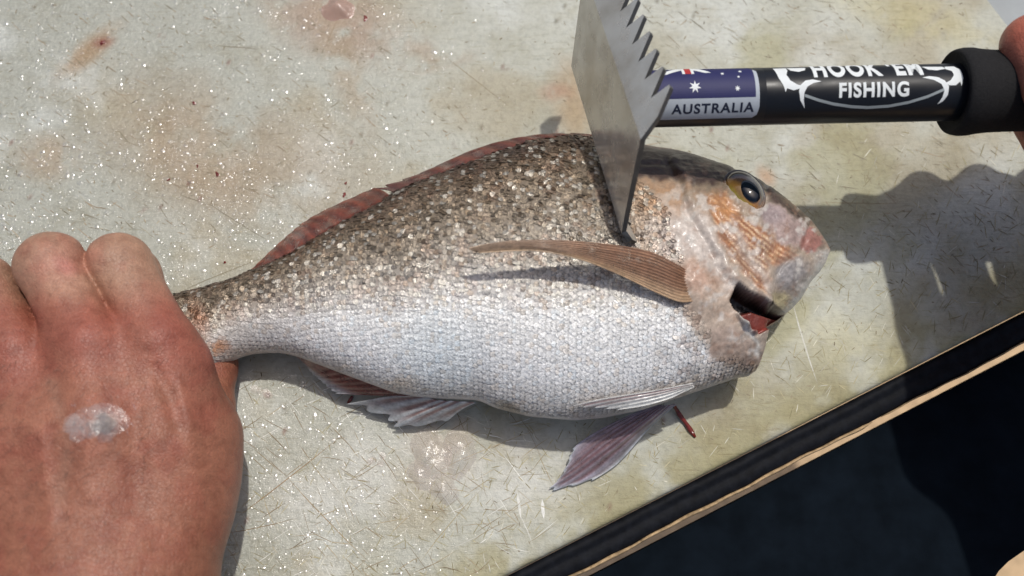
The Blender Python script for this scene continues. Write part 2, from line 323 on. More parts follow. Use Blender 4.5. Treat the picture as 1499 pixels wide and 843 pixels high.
# colours
def fish_color(px, py, vv, seed=0):
    st = [0, .06, .16, .3, .42, .52, .62, .85, .94, 1.0]
    cs = np.array([lin(c) for c in ((84, 66, 57), (124, 106, 88), (134, 120, 102), (142, 132, 118), (164, 157, 147), (196, 192, 186), (226, 226, 224), (236, 237, 237), (226, 221, 215), (206, 196, 187))])
    ox, oy = px, py
    px = ox+14*(fbm(ox, oy, 22, 191)-.5)+7*(fbm(ox, oy, 7, 193, 2)-.5); py = oy+14*(fbm(ox, oy, 22, 195)-.5)+7*(fbm(ox, oy, 7, 197, 2)-.5)
    vn = np.clip(vv+.10*(fbm(px, py, 45, 91)-.5), 0, 1)
    c = np.stack([np.interp(vn, st, cs[:, k]) for k in range(3)], -1)
    tail = 1-sstep(330, 520, px)
    c = mixc(c, (150, 128, 106), .35*tail*sstep(.1, .5, vv))
    c = mixc(c, (150, 112, 92), .22*sstep(.55, .7, fbm(px, py, 16, 93))*(1-sstep(.5, .7, vv)))
    c = mixc(c, (196, 140, 100), .8*blob(px, py, 322, 506, 16, 10, 0, .6)); c = mixc(c, (190, 130, 100), .5*blob(px, py, 292, 470, 14, 26, -20, .7))
    c = mixc(c, (205, 175, 135), .5*blob(px, py, 590, 563, 26, 12, 0, .7)); c = mixc(c, (190, 205, 212), .4*blob(px, py, 640, 520, 60, 60, 0, .8))
    c = mixc(c, (150, 128, 92), .6*blob(px, py, 745, 597, 20, 8, 20, .5))
    # head
    c = mixc(c, (168, 152, 136), .9*pmask(px, py, [(930, 260), (985, 262), (1040, 290), (1120, 275), (1215, 350), (1215, 390), (1160, 470), (1110, 560), (1040, 520), (1000, 460), (925, 380)], 10))
    c = mixc(c, (176, 138, 104), .75*blob(px, py, 975, 290, 55, 30, 25, .7)*sstep(.3, .6, fbm(px, py, 18, 95)))
    c = mixc(c, (190, 178, 170), .8*blob(px, py, 1000, 350, 45, 40, 40, .6))
    c = mixc(c, (196, 186, 178), .8*pmask(px, py, [(1005, 290), (1030, 320), (1062, 385), (1085, 425), (1060, 430), (1030, 390), (1000, 340)], 7))
    ln = (.5+.5*np.sin((ox*.62-oy*.78)/1.15+5*fbm(ox, oy, 30, 97)))*(.25+.75*sstep(.3, .6, fbm(ox*.78+oy*.62, (ox*.62-oy*.78)*3, 9, 99, 2)))
    chk = pmask(px, py, [(1035, 290), (1062, 280), (1090, 315), (1140, 350), (1165, 375), (1140, 388), (1128, 385), (1118, 372), (1128, 430), (1110, 425), (1075, 385), (1050, 345)], 7)
    c = mixc(c, (176, 120, 82), .85*chk*(.55+.45*sstep(.35, .6, fbm(ox, oy, 20, 98)))); c = mixc(c, (225, 196, 160), .7*chk*sstep(.45, .85, ln)); c = mixc(c, (126, 76, 50), .6*chk*(1-sstep(.05, .3, ln)))
    c = mixc(c, (196, 186, 176), .75*np.exp(-(segdist(px, py, [(1072, 330), (1095, 372), (1125, 410), (1130, 440)])/6)**2))
    c = mixc(c, (192, 140, 92), .6*blob(px, py, 1058, 300, 22, 16, 30, .6))
    c = mixc(c, (168, 148, 144), .9*pmask(px, py, [(1112, 305), (1135, 298), (1170, 318), (1187, 335), (1172, 362), (1150, 358), (1125, 335)], 5))
    c = mixc(c, (150, 138, 140), .7*blob(px, py, 1130, 315, 18, 14, 30, .6))
    c = mixc(c, (164, 114, 106), .9*pmask(px, py, [(1184, 330), (1196, 338), (1203, 355), (1196, 372), (1184, 372), (1172, 362)], 4))
    c = mixc(c, (150, 148, 150), .85*blob(px, py, 1158, 400, 24, 20, -40, .5)); c = mixc(c, (205, 206, 202), .85*np.exp(-(segdist(px, py, [(1207, 375), (1196, 400), (1172, 432), (1150, 455)])/9)**2))
    c = mixc(c, (200, 190, 140), .6*blob(px, py, 1145, 440, 12, 14, 0, .5))
    # dark nape, forehead and brow
    c = mixc(c, (68, 52, 47), .95*pmask(px, py, [(915, 195), (960, 205), (1030, 225), (1085, 240), (1125, 262), (1178, 312), (1190, 330), (1160, 312), (1126, 292), (1122, 280), (1080, 258), (1060, 262), (1045, 272), (1000, 266), (950, 258), (922, 258)], 5))
    c = mixc(c, (54, 46, 48), .8*(np.hypot((px-1090)*.85, py-276) < 33)*1.0*sstep(-10, 10, 268-py+(px-1090)*.5))
    # chest and pectoral base
    c = mixc(c, (182, 164, 148), .85*pmask(px, py, [(985, 385), (1020, 380), (1050, 405), (1075, 450), (1090, 480), (1100, 520), (1070, 525), (1040, 480), (1010, 455), (990, 430)], 8))
    c = mixc(c, (170, 124, 102), .5*blob(px, py, 1020, 405, 26, 18, 40, .6))
    c = mixc(c, (168, 150, 138), .85*pmask(px, py, [(1035, 480), (1075, 480), (1100, 500), (1098, 535), (1060, 530), (1036, 525)], 6))
    c = mixc(c, (218, 216, 210), .8*np.exp(-(segdist(px, py, [(1072, 440), (1090, 472), (1106, 500), (1109, 520)])/4)**2))
    hm = sstep(930, 1000, ox)
    c = c*(1+hm*(.55*(fbm(ox, oy, 7, 211, 3)-.5)+.45*(fbm(ox, oy, 26, 213, 3)-.5)))[..., None]
    c = mixc(c, (148, 114, 94), .4*hm*sstep(.56, .72, fbm(ox, oy, 12, 215)))
    c = mixc(c, (208, 204, 198), .6*hm*sstep(.58, .72, fbm(ox, oy, 16, 217))*sstep(255, 290, oy))
    px, py = ox, oy
    gm = 1-sstep(-1, 4.5, polysd(px, py, GILL))
    c = mixc(c, (22, 15, 16), gm); c = mixc(c, (124, 62, 54), .9*gm*pmask(px, py, [(1075, 450), (1110, 450), (1150, 462), (1140, 480), (1100, 490)], 7)); c = mixc(c, (150, 70, 62), .9*np.exp(-(segdist(px, py, [(1104, 485), (1130, 476), (1149, 464)])/4)**2))
    return c
vv = (fy-yu[:, None])/(yl-yu)[:, None]
fc = fish_color(fx, fy, vv)
headm = np.maximum(sstep(965, 1010, fx+.45*(330-fy)*0), 0)
m_skin = vcmat('fish_skin', .38, .42, coat=.1, bs=((500, .35, .0006), (1500, .25, .0003)), var=.16, vscale=900)
fish = thing('fish', 'silver-white snapper with dark forehead and orange cheek lying half scaled on the board', 'fish', tuple(pix(700, 420, 0)))
n, m = TOP.shape[:2]
V = np.concatenate([TOP.reshape(-1, 3), BOT.reshape(-1, 3)]); F = np.concatenate([gridfaces(n, m, True), gridfaces(n, m)+n*m])
ids = np.arange(n*m).reshape(n, m)
caps = []
for row in (ids[0], ids[-1]):
    q = np.stack([row[:-1], row[1:], row[1:]+n*m, row[:-1]+n*m], 1); caps.append(q if row is ids[-1] else q[:, ::-1])
for cl, fl in ((ids[:, 0], 1), (ids[:, -1], 0)):
    pass
body = mesh_obj('body', V, np.concatenate([F]+caps), m_skin, fish, np.concatenate([fc.reshape(-1, 3)]*2))
bm = bmesh.new(); bm.from_mesh(body.data); bmesh.ops.remove_doubles(bm, verts=bm.verts, dist=2e-6); bmesh.ops.recalc_face_normals(bm, faces=bm.faces); bm.to_mesh(body.data); bm.free()
TF = TOP.reshape(-1, 3); TFX, TFY = fx.ravel(), fy.ravel()
def fishz(px, py):
    d = (TFX-px)**2+(TFY-py)**2
    near = d < d.min()+30
    return float(TF[near, 2].max())
# surface normals of the top for scales
gx = np.gradient(TOP, axis=0); gy = np.gradient(TOP, axis=1); NRM = np.cross(gy, gx); NRM /= np.linalg.norm(NRM, axis=-1, keepdims=True)+1e-12
NRM[NRM[..., 2] < 0] *= -1
# scales: overlapping little plates in staggered rows, free edge to the tail
NOSC = lambda x, y: (polysd(x, y, [(925, 200), (935, 262), (975, 300), (985, 330), (1000, 380), (985, 430), (1040, 478), (1036, 526), (1075, 520), (1106, 530), (1300, 560), (1300, 150)]) < 0)
SV, SF, SC, SM, SR = [], [], [], [], []
NOS = NOSC(fx, fy)
col_x = []; cum = np.concatenate([[0], np.cumsum(np.linalg.norm(np.diff(XY[:, nt_//2, :2], axis=0), axis=1))])
pitch = .14; k = 0
for s in np.arange(.1, cum[-1], pitch):
    ci = int(np.searchsorted(cum, s)); ci = min(ci, n-2); k += 1
    L = TOP[ci]; arc = np.concatenate([[0], np.cumsum(np.linalg.norm(np.diff(L, axis=0), axis=1))])
    size0 = .108
    for a in np.arange(.05+(k % 2)*.085, arc[-1]-.06, .17):
        size = size0*rng.uniform(.92, 1.1); a2 = a+rng.normal(0, .010); j = int(np.clip(np.searchsorted(arc, a2), 1, nt_-2))
        p = L[j]; px, py = fx[ci, j], fy[ci, j]
        if NOS[ci, j]: continue
        nr = NRM[ci, j]; v = vv[ci, j]
        if nr[2] < .22: continue
        if rng.random() < .05: continue
        td = TOP[max(ci-3, 0), j]-TOP[min(ci+3, n-1), j]; td = td/np.linalg.norm(td); sd = np.cross(nr, td); sd /= np.linalg.norm(sd)
        up = 1-sstep(.35, .75, v)
        p = p+td*rng.normal(0, .008)
        ti = rng.normal(0, .05+.12*up); tj = rng.normal(0, .05+.12*up)
        i0 = len(SV)
        for (u, q, hgt) in ((-.9, 0, -.012), (-.5, -.8, -.006), (-.5, .8, -.006), (.35, -.95, .016), (.35, .95, .016), (.85, -.55, .024), (.85, .55, .024), (1.05, 0, .027), (.1, 0, .024)):
            w_ = size*1.05
            SV.append(p+td*u*w_+sd*q*w_*.86+nr*(hgt+u*w_*ti+q*w_*tj+.004))
        for f in ((0, 1, 8), (1, 3, 8), (3, 5, 8), (5, 7, 8), (7, 6, 8), (6, 4, 8), (4, 2, 8), (2, 0, 8)): SF.append([i0+q for q in f])
        c0 = fc[ci, j]
        g = rng.normal(1, .05+.08*up)
        r_ = rng.random()
        c1 = c0*max(g, .4)
        if up > .3 and r_ < .12: c1 = c1*np.array([.8, .74, .68])
        elif up > .3 and r_ < .27: c1 = c1*.4+lin((205, 200, 188))*.6
        elif r_ < .08: c1 = c1*np.array([.93, .88, .83])
        elif r_ < .16: c1 = c1*np.array([.96, 1.0, 1.03])
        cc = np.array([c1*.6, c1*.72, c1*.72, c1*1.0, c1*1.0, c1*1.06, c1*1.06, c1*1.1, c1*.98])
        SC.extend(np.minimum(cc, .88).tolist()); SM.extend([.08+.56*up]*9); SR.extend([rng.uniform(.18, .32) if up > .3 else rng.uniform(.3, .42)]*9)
m_scale = vcmat('fish_scale', .28, .6, rattr='rough', mattr='metal', bs=((1300, .6, .0007), (2800, .4, .0004)), var=.35, vscale=1800)
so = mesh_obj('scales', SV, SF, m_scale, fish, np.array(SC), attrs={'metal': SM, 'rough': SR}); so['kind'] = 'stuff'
# ---------------------------------------------------------------- eye
ez = fishz(1092, 280)
ec = pix(1089, 281, ez-.16)
vd = CPOS-ec; vd /= np.linalg.norm(vd)
ax_n = np.array([.05, .06, 1.0]); ax_n /= np.linalg.norm(ax_n)                       # the way the eye looks
def dome(center, nrm, up, ra, rb, h, nr=14, na=40):
    nrm = np.array(nrm)/np.linalg.norm(nrm); u = np.array(up)-nrm*(np.dot(up, nrm)); u /= np.linalg.norm(u); q = np.cross(nrm, u)
    V = [center+nrm*h]
    for i in range(1, nr+1):
        r = i/nr
        for k in range(na):
            a = 2*math.pi*k/na; V.append(center+u*math.cos(a)*ra*r+q*math.sin(a)*rb*r+nrm*h*math.sqrt(max(0, 1-r*r)))
    F = [[0, 1+k, 1+(k+1) % na] for k in range(na)]
    for i in range(nr-1):
        for k in range(na): F.append([1+i*na+k, 1+(i+1)*na+k, 1+(i+1)*na+(k+1) % na, 1+i*na+(k+1) % na])
    return np.array(V), F
long_ax = pix(1112, 306, ez)-pix(1078, 254, ez)
V, F = dome(ec, ax_n, long_ax, .80, .60, .42)
px, py = proj(V); ecx, ecy = px[0], py[0]
c = np.tile(lin((128, 96, 50)), (len(V), 1)); 
rr = np.hypot(px-1097, py-280)
c = mixc(c, (178, 120, 60), .8*blob(px, py, 1104, 298, 14, 8, 10, .6)); c = mixc(c, (158, 150, 60), .9*np.exp(-(segdist(px, py, [(1068, 278), (1080, 292), (1096, 303)])/5)**2))
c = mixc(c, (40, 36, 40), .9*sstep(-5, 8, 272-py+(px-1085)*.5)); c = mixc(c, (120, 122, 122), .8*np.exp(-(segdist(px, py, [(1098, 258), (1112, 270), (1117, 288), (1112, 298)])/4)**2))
m_eye = vcmat('fish_eye', .12, .6, coat=1, bs=(), var=.15, vscale=1200)
eye = mesh_obj('eye', V, F, m_eye, fish, c); eye['label'] = 'fish eye with gold iris and black pupil'
pc = pix(1098, 277, ez+.0)
V2, F2 = dome(pix(1098, 279, (ec+ax_n*.36)[2]), ax_n, long_ax, .44, .30, .12, 8, 28)
m_pup = simple('pupil_black', (.004, .007, .012), .05, 0, .7)
mesh_obj('pupil', V2, F2, m_pup, eye)
def tube(pts, rad, nseg=10, closed=False):
    pts = np.array(pts, float); V = []; n = len(pts)
    for i in range(n):
        t = pts[(i+1) % n if closed else min(i+1, n-1)]-pts[i-1 if closed else max(i-1, 0)]; t /= np.linalg.norm(t)+1e-9
        u = np.cross(t, [0, 0, 1.]); u /= np.linalg.norm(u)+1e-9; q = np.cross(u, t); r = rad[i] if np.ndim(rad) else rad
        for k in range(nseg): a = 2*math.pi*k/nseg; V.append(pts[i]+u*math.cos(a)*r+q*math.sin(a)*r)
    F = []
    for i in range(n if closed else n-1):
        j = (i+1) % n
        for k in range(nseg): F.append([i*nseg+k, i*nseg+(k+1) % nseg, j*nseg+(k+1) % nseg, j*nseg+k])
    if not closed: F += [list(range(nseg)), [(n-1)*nseg+k for k in reversed(range(nseg))]]
    return V, F
ring = []; u = long_ax/np.linalg.norm(long_ax); u = u-ax_n*(u@ax_n); u /= np.linalg.norm(u); q = np.cross(ax_n, u)
for k in range(40): a = 2*math.pi*k/40; ring.append(ec+u*math.cos(a)*.80+q*math.sin(a)*.60+ax_n*.03)
V, F = tube(ring, .065, 8, True)
px, py = proj(np.array(V)); c = np.tile(lin((108, 84, 66)), (len(V), 1)); c = mixc(c, (78, 76, 80), sstep(-6, 10, 280-py+(px-1090)*.5))
mesh_obj('eyelid', V, F, vcmat('eyelid', .3, .5, coat=.5, bs=((800, .3, .0004),)), fish, c)
# ---------------------------------------------------------------- fins
m_fin = vcmat('fin', .33, .5, coat=.3, bs=((1200, .25, .0003), (400, .4, .0006)), var=.2, vscale=1100)
nt = m_fin.node_tree; ra = ramp(nt, noise(nt, objcoord(nt), 180, 3).outputs[0], [(.35, g3(.55)), (.65, g3(.9))]); nt.links.new(ra.outputs[0], nt.nodes['Principled BSDF'].inputs['Alpha'])   # thin wet membrane, partly see-through
def spl_at(P, x):
    i = min(int(x), len(P)-2); f = x-i; p0 = P[max(i-1, 0)]; p1 = P[i]; p2 = P[i+1]; p3 = P[min(i+2, len(P)-1)]
    return .5*((2*p1)+(-p0+p2)*f+(2*p0-5*p1+4*p2-p3)*f*f+(-p0+3*p1-3*p2+p3)*f**3)
def spl(P, n):
    P = np.array(P, float); t = np.linspace(0, len(P)-1, n); out = []
    for x in t:
        i = min(int(x), len(P)-2); f = x-i; p0 = P[max(i-1, 0)]; p1 = P[i]; p2 = P[i+1]; p3 = P[min(i+2, len(P)-1)]
        out.append(.5*((2*p1)+(-p0+p2)*f+(2*p0-5*p1+4*p2-p3)*f*f+(-p0+3*p1-3*p2+p3)*f**3))
    return np.array(out)
def fin(name, edgeA, edgeB, nrays, colf, parent, mids=(), notch=.08, ridge=.03, nv=36, sub=8, thick=.04, label=None):
    """edgeA, edgeB: first and last ray as (px, py, z) polylines, mids between; membrane with raised rays and a ragged tip."""
    E = [spl(e, nv) for e in (edgeA, *mids, edgeB)]; nu = (nrays-1)*sub+1; V = np.zeros((nu, nv, 3)); PP = np.zeros((nu, nv, 2))
    jl = rng.normal(0, .02, nrays)
    for i in range(nu):
        t = i/(nu-1); ph = (i % sub)/sub; ray = .5+.5*math.cos(2*math.pi*ph); row = spl_at(np.array(E), t*(len(E)-1)) if len(E) > 2 else E[0]*(1-t)+E[1]*t
        L = 1-notch*(1-ray)+jl[min(i//sub, nrays-1)]*ray
        q = np.linspace(0, L, nv)*(nv-1); q = np.clip(q, 0, nv-1); lo = np.minimum(q.astype(int), nv-2); f = (q-lo)[:, None]
        row = row[lo]*(1-f)+row[lo+1]*f
        P = pix(row[:, 0], row[:, 1], row[:, 2]); P[:, 2] += ridge*ray*np.linspace(1, .35, nv)
        V[i] = P; PP[i] = row[:, :2]
    U, S = np.meshgrid(np.linspace(0, 1, nu), np.linspace(0, 1, nv), indexing='ij')
    R = .5+.5*np.cos(2*np.pi*((np.arange(nu) % sub)/sub))[:, None]+0*S
    c = colf(U, S, R)*(1+.5*(fbm(U*900, S*90, 18, len(name)*7, 3)-.5)+.5*(fbm(U*300, S*260, 20, len(name)*5, 3)-.5)+.25*(rng.random(nu//sub+1)[np.arange(nu)//sub]-.5)[:, None])[..., None]
    o = mesh_obj(name, V.reshape(-1, 3), gridfaces(nu, nv, True), m_fin, parent, c.reshape(-1, 3))
    md = o.modifiers.new('solid', 'SOLIDIFY'); md.thickness = thick*CM; md.offset = -1
    if label: o['label'] = label
    return o
def cmix(*a):
    """a = base, (color, mask), ..."""
    c = np.zeros((*a[1][1].shape, 3))+lin(a[0])
    for col, mk in a[1:]: c = mixc(c, col, np.clip(mk, 0, 1))
    return c
zb = fishz(1005, 420)
fin('pectoral_fin', [(1018, 404, zb-.35), (985, 384, zb+.2), (940, 366, zb+.5), (860, 355, zb+.95), (780, 352, zb+1.15), (725, 356, zb+1.1), (686, 364, zb+.95)],
    [(1026, 438, zb-.42), (998, 442, zb+.0), (965, 430, zb+.15), (905, 401, zb+.55), (850, 379, zb+.9), (780, 366, zb+1.05), (700, 369, zb+.95)], 13,
    lambda U, S, R: cmix((168, 134, 108), ((112, 78, 56), .7*(1-R)), ((200, 180, 158), .75*sstep(.45, 1, S)), ((126, 88, 66), .6*blob(U, S, .25, .25, .35, .3)), ((204, 176, 142), .6*sstep(.6, .95, U)), ((172, 132, 122), .7*(1-sstep(.0, .12, S)))), fish, notch=.02, ridge=.045, nv=60, sub=6)
def dcol(U, S, R): return cmix((128, 66, 48), ((82, 42, 34), .7*(1-R)), ((168, 96, 70), .6*sstep(.6, 1, S)*R), ((70, 46, 42), .35*sstep(.6, 1, U)))
zt = 1.75
fin('dorsal_fin', [(385, 397, 1.8), (378, 393, 1.7), (368, 396, 1.6)], [(575, 290, 2.6), (562, 281, 2.2), (548, 276, 1.9)], 12, dcol, fish,
    mids=([(440, 370, 2.3), (428, 352, 2.0), (418, 349, 1.7)], [(505, 330, 2.5), (480, 316, 2.1), (462, 316, 1.8)]), notch=.05, ridge=.05, nv=24)
fin('dorsal_fin', [(580, 284, 2.4), (566, 279, 2.1), (549, 277, 1.9)], [(885, 207, 2.5), (868, 199, 2.2), (835, 196, 2.0)], 12,
    lambda U, S, R: cmix((118, 66, 52), ((70, 40, 36), .7*(1-R)), ((96, 70, 70), .5*sstep(.3, .0, U))), fish,
    mids=([(650, 256, 2.5), (632, 250, 2.2), (610, 257, 1.9)], [(745, 221, 2.5), (715, 214, 2.2), (676, 229, 2.0)], [(820, 203, 2.5), (795, 198, 2.2), (755, 205, 2.0)]), notch=.35, ridge=.05, nv=24)
def acol(U, S, R): return cmix((150, 98, 86), ((190, 198, 205), .8*sstep(.55, .95, S)), ((112, 62, 54), .6*(1-R)*(1-sstep(.5, .9, S))), ((205, 212, 216), .7*sstep(.93, 1, S)))
fin('anal_fin', [(432, 521, 1.5), (440, 527, 1.2), (447, 534, .9)], [(600, 580, 1.7), (545, 579, 1.2), (490, 576, .7)], 9, acol, fish,
    mids=([(490, 541, 1.6), (470, 546, 1.2), (456, 546, .85)], [(545, 561, 1.6), (505, 563, 1.2), (474, 562, .75)]), notch=.07, ridge=.04)
fin('anal_fin', [(610, 579, 1.7), (570, 581, 1.3), (507, 592, .5)], [(697, 590, 1.6), (676, 600, 1.2), (655, 617, .5)], 6,
    lambda U, S, R: cmix((176, 160, 156), ((150, 104, 98), .6*(1-R)), ((200, 208, 212), .7*sstep(.6, 1, S)), ((214, 220, 222), .8*R*sstep(.2, .4, R))), fish,
    mids=([(640, 586, 1.7), (605, 598, 1.2), (563, 612, .45)], [(665, 588, 1.7), (625, 606, 1.2), (583, 627, .4)]), notch=.16, ridge=.05)
def pcol(U, S, R): return cmix((176, 172, 184), ((128, 88, 88), .8*(1-R)*sstep(.1, .4, U)), ((132, 96, 100), .6*blob(U, S, .4, .4, .45, .45)), ((214, 222, 226), .8*sstep(.88, 1, S)), ((206, 212, 216), .8*sstep(.85, 1, U)))
fin('pelvic_fin', [(960, 592, 1.4), (900, 618, 1.0), (858, 641, .7), (838, 657, .5)], [(990, 592, 1.3), (950, 628, .7), (905, 678, .25), (868, 703, .15)], 8, pcol, fish,
    mids=([(966, 593, 1.4), (900, 632, 1.0), (848, 672, .55), (822, 694, .3)], [(974, 594, 1.4), (910, 645, .95), (846, 694, .35), (804, 719, .12)]), notch=.10, ridge=.05, nv=40)
fin('pelvic_fin', [(1014, 562, fishz(1012, 558)-.02), (955, 573, fishz(955, 573)+.12), (885, 584, fishz(885, 584)+.16), (836, 595, fishz(836, 595)+.14)], [(1016, 565, fishz(1016, 562)-.02), (985, 582, fishz(985, 577)+.16), (945, 594, fishz(945, 588)+.18), (905, 600, fishz(905, 594)+.16)], 5,
    lambda U, S, R: cmix((208, 208, 206), ((150, 110, 112), .8*(1-R)*(1-sstep(.3, .5, U))), ((222, 224, 222), .6*sstep(.4, .8, U))), fish, notch=.12, ridge=.04)
fin('tail_fin', [(205, 446, 1.5), (140, 420, 1.4), (60, 380, 1.3)], [(205, 532, 1.3), (140, 565, 1.2), (60, 620, 1.1)], 16, dcol, fish, mids=([(205, 490, 1.5), (140, 490, 1.4), (95, 495, 1.3)],), notch=.04)

# ================================================================ HANDS (signed distance field -> surface nets)
def surface_nets(D, org, h):
    nx, ny, nz = D.shape; S = D < 0
    cnt = np.zeros((nx-1, ny-1, nz-1)); acc = np.zeros((nx-1, ny-1, nz-1, 3))
    corners = [(i, j, k) for i in (0, 1) for j in (0, 1) for k in (0, 1)]
    sl = lambda c: D[c[0]:nx-1+c[0], c[1]:ny-1+c[1], c[2]:nz-1+c[2]]
    for a in corners:
        for ax in range(3):
            if a[ax]: continue
            b_ = list(a); b_[ax] = 1; da, db = sl(a), sl(b_); cr = (da < 0) != (db < 0)
            t = np.where(cr, da/np.where(cr, da-db, 1), 0); cnt += cr
            for q in range(3): acc[..., q] += np.where(cr, a[q]+(t if q == ax else 0), 0)
    act = cnt > 0; idx = -np.ones(act.shape, int); I = np.argwhere(act); idx[act] = np.arange(len(I))
    V = org+h*(I+acc[act]/cnt[act][:, None]); F = []
    for ax in range(3):
        o1, o2 = [(1, 2), (2, 0), (0, 1)][ax]
        d0 = np.take(S, np.arange(S.shape[ax]-1), ax); d1 = np.take(S, np.arange(1, S.shape[ax]), ax)
        E_ = np.argwhere(d0 != d1); E_ = E_[(E_[:, o1] > 0) & (E_[:, o2] > 0) & (E_[:, o1] < D.shape[o1]-1) & (E_[:, o2] < D.shape[o2]-1)]
        def g(d1_, d2_):
            q = E_.copy(); q[:, o1] -= d1_; q[:, o2] -= d2_; return idx[q[:, 0], q[:, 1], q[:, 2]]
        Q = np.stack([g(1, 1), g(0, 1), g(0, 0), g(1, 0)], 1); fl = d0[tuple(E_.T)]
        Q[~fl] = Q[~fl][:, ::-1]; F.append(Q)
    return V, np.concatenate(F)
def cap(X, a, b_, ra, rb):
    a, b_ = np.array(a), np.array(b_); v_ = b_-a; t = np.clip(((X-a)@v_)/(v_@v_+1e-9), 0, 1)
    return np.linalg.norm(X-a-t[..., None]*v_, axis=-1)-(ra+(rb-ra)*t)
def smin(a, b_, k): h_ = np.clip(.5+.5*(b_-a)/k, 0, 1); return b_*(1-h_)+a*h_-k*h_*(1-h_)
def chain(X, J, k=.5):
    d = None
    for (p, r), (p2, r2) in zip(J[:-1], J[1:]):
        q = cap(X, p, p2, r, r2); d = q if d is None else smin(d, q, k)
    return d
def make_hand(name, palm, fingers, h, parent, colf, m, extra=None, kp=1.0, kf=.42):
    allp = np.array([p for ch in palm+fingers for p, r in ch]); R = max(r for ch in palm+fingers for p, r in ch)
    lo = allp.min(0)-R-.4; hi = allp.max(0)+R+.4; nn = np.ceil((hi-lo)/h).astype(int)+1
    G = np.stack(np.meshgrid(*[lo[i]+h*np.arange(nn[i]) for i in range(3)], indexing='ij'), -1)
    d = None
    for ch in palm: q = chain(G, ch, .6); d = q if d is None else smin(d, q, kp)
    out = None
    for ch in fingers:
        raw = chain(G, ch, .35); q = smin(d, raw, kf)
        if out is None: out, f1, f2 = q, raw, np.full(raw.shape, 9.)
        else: out = smin(out, q, .06); f2 = np.minimum(f2, np.maximum(f1, raw)); f1 = np.minimum(f1, raw)
    out = out+.10*np.exp(-((f1-f2)/.2)**2)*sstep(.0, .35, d)
    if extra: out = extra(G, out)
    V, F = surface_nets(out, lo, h)
    o = mesh_obj(name, V, F, m, parent)
    bm = bmesh.new(); bm.from_mesh(o.data)
    for _ in range(3): bmesh.ops.smooth_vert(bm, verts=bm.verts, factor=.5, use_axis_x=True, use_axis_y=True, use_axis_z=True)
    bmesh.ops.recalc_face_normals(bm, faces=bm.faces); bm.to_mesh(o.data); bm.free()
    o.data.polygons.foreach_set('use_smooth', [True]*len(o.data.polygons))
    V = np.array([v.co[:] for v in o.data.vertices])/CM
    a = o.data.color_attributes.new('Col', 'FLOAT_COLOR', 'POINT'); c = np.ones((len(V), 4)); c[:, :3] = colf(V); a.data.foreach_set('color', c.ravel())
    md = o.modifiers.new('sub', 'SUBSURF'); md.levels = 1; md.render_levels = 1
    return o, V
ms_, nt, b = mat('skin'); v = objcoord(nt)
n1 = noise(nt, v, 260, 5, .65); n2 = noise(nt, v, 1400, 3, .6); vo = N(nt, 'ShaderNodeTexVoronoi', feature='DISTANCE_TO_EDGE'); vo.inputs['Scale'].default_value = 900; nt.links.new(v, vo.inputs['Vector'])
r1 = ramp(nt, n1.outputs[0], [(.3, (.80, .74, .72)), (.5, (1, 1, 1)), (.72, (1.12, 1.14, 1.14))]); r2 = ramp(nt, n2.outputs[0], [(.3, g3(.88)), (.7, g3(1.1))])
nt.links.new(mulcol(nt, mulcol(nt, colattr(nt), r1.outputs[0]), r2.outputs[0]), b.inputs['Base Color'])
b.inputs['Roughness'].default_value = .42; b.inputs['Specular IOR Level'].default_value = .42
b.inputs['Subsurface Weight'].default_value = .03; b.inputs['Subsurface Radius'].default_value = (1, .35, .18); b.inputs['Subsurface Scale'].default_value = .003
rv = ramp(nt, vo.outputs['Distance'], [(0, g3(0)), (.12, g3(1))])
k1 = bump(nt, rv.outputs[0], .3, .0003, None); k2 = bump(nt, n1.outputs[0], .45, .0009, None, k1); k3 = bump(nt, n2.outputs[0], .4, .0004, b, k2)
P3 = lambda x, y, z: pix(x, y, z)
J = lambda *a: [(P3(x, y, z), r) for x, y, z, r in a]
lh = thing('hand', 'bare reddish left hand gripping the tail of the fish', 'hand', tuple(pix(150, 700, 0)))
palmL = [J((228, 880, 3.9, 1.45), (240, 640, 4.2, 1.3), (234, 520, 4.5, 1.08)), J((150, 880, 4.5, 1.5), (140, 640, 4.9, 1.35), (134, 520, 5.0, 1.1)), J((70, 880, 4.4, 1.5), (50, 640, 4.7, 1.3), (26, 532, 4.8, 1.08)), J((0, 880, 4.0, 1.4), (-30, 650, 4.2, 1.2), (-70, 560, 4.4, 1.05)),
         J((120, 860, 4.0, 2.2), (100, 1060, 4.5, 2.3)), J((180, 870, 3.9, 2.0), (170, 1060, 4.5, 2.1)),
         J((225, 860, 3.4, 1.5), (272, 690, 3.0, 1.4), (292, 640, 2.7, 1.05)), J((262, 545, 4.0, .92), (286, 640, 3.2, 1.0), (270, 740, 3.3, 1.2))]
fingL = [J((230, 500, 4.6, 1.06), (173, 390, 4.4, 1.0), (170, 386, 3.2, .92), (196, 400, 2.0, .82), (220, 440, 1.9, .7)),
         J((130, 505, 5.05, 1.08), (77, 392, 4.8, 1.04), (74, 386, 3.4, .97), (100, 405, 2.1, .85), (130, 440, 2.1, .7)),
         J((20, 508, 4.9, 1.08), (-24, 424, 4.6, 1.0), (-30, 416, 3.2, .92), (0, 430, 2.0, .82), (20, 455, 2.0, .7)),
         J((-75, 560, 4.4, 1.0), (-125, 480, 4.1, .9), (-135, 470, 2.9, .82), (-105, 470, 2.0, .74), (-80, 490, 2.0, .65)),
         J((290, 690, 2.5, 1.0), (302, 600, 1.6, .86), (310, 540, 1.0, .80), (316, 505, .85, .72))]
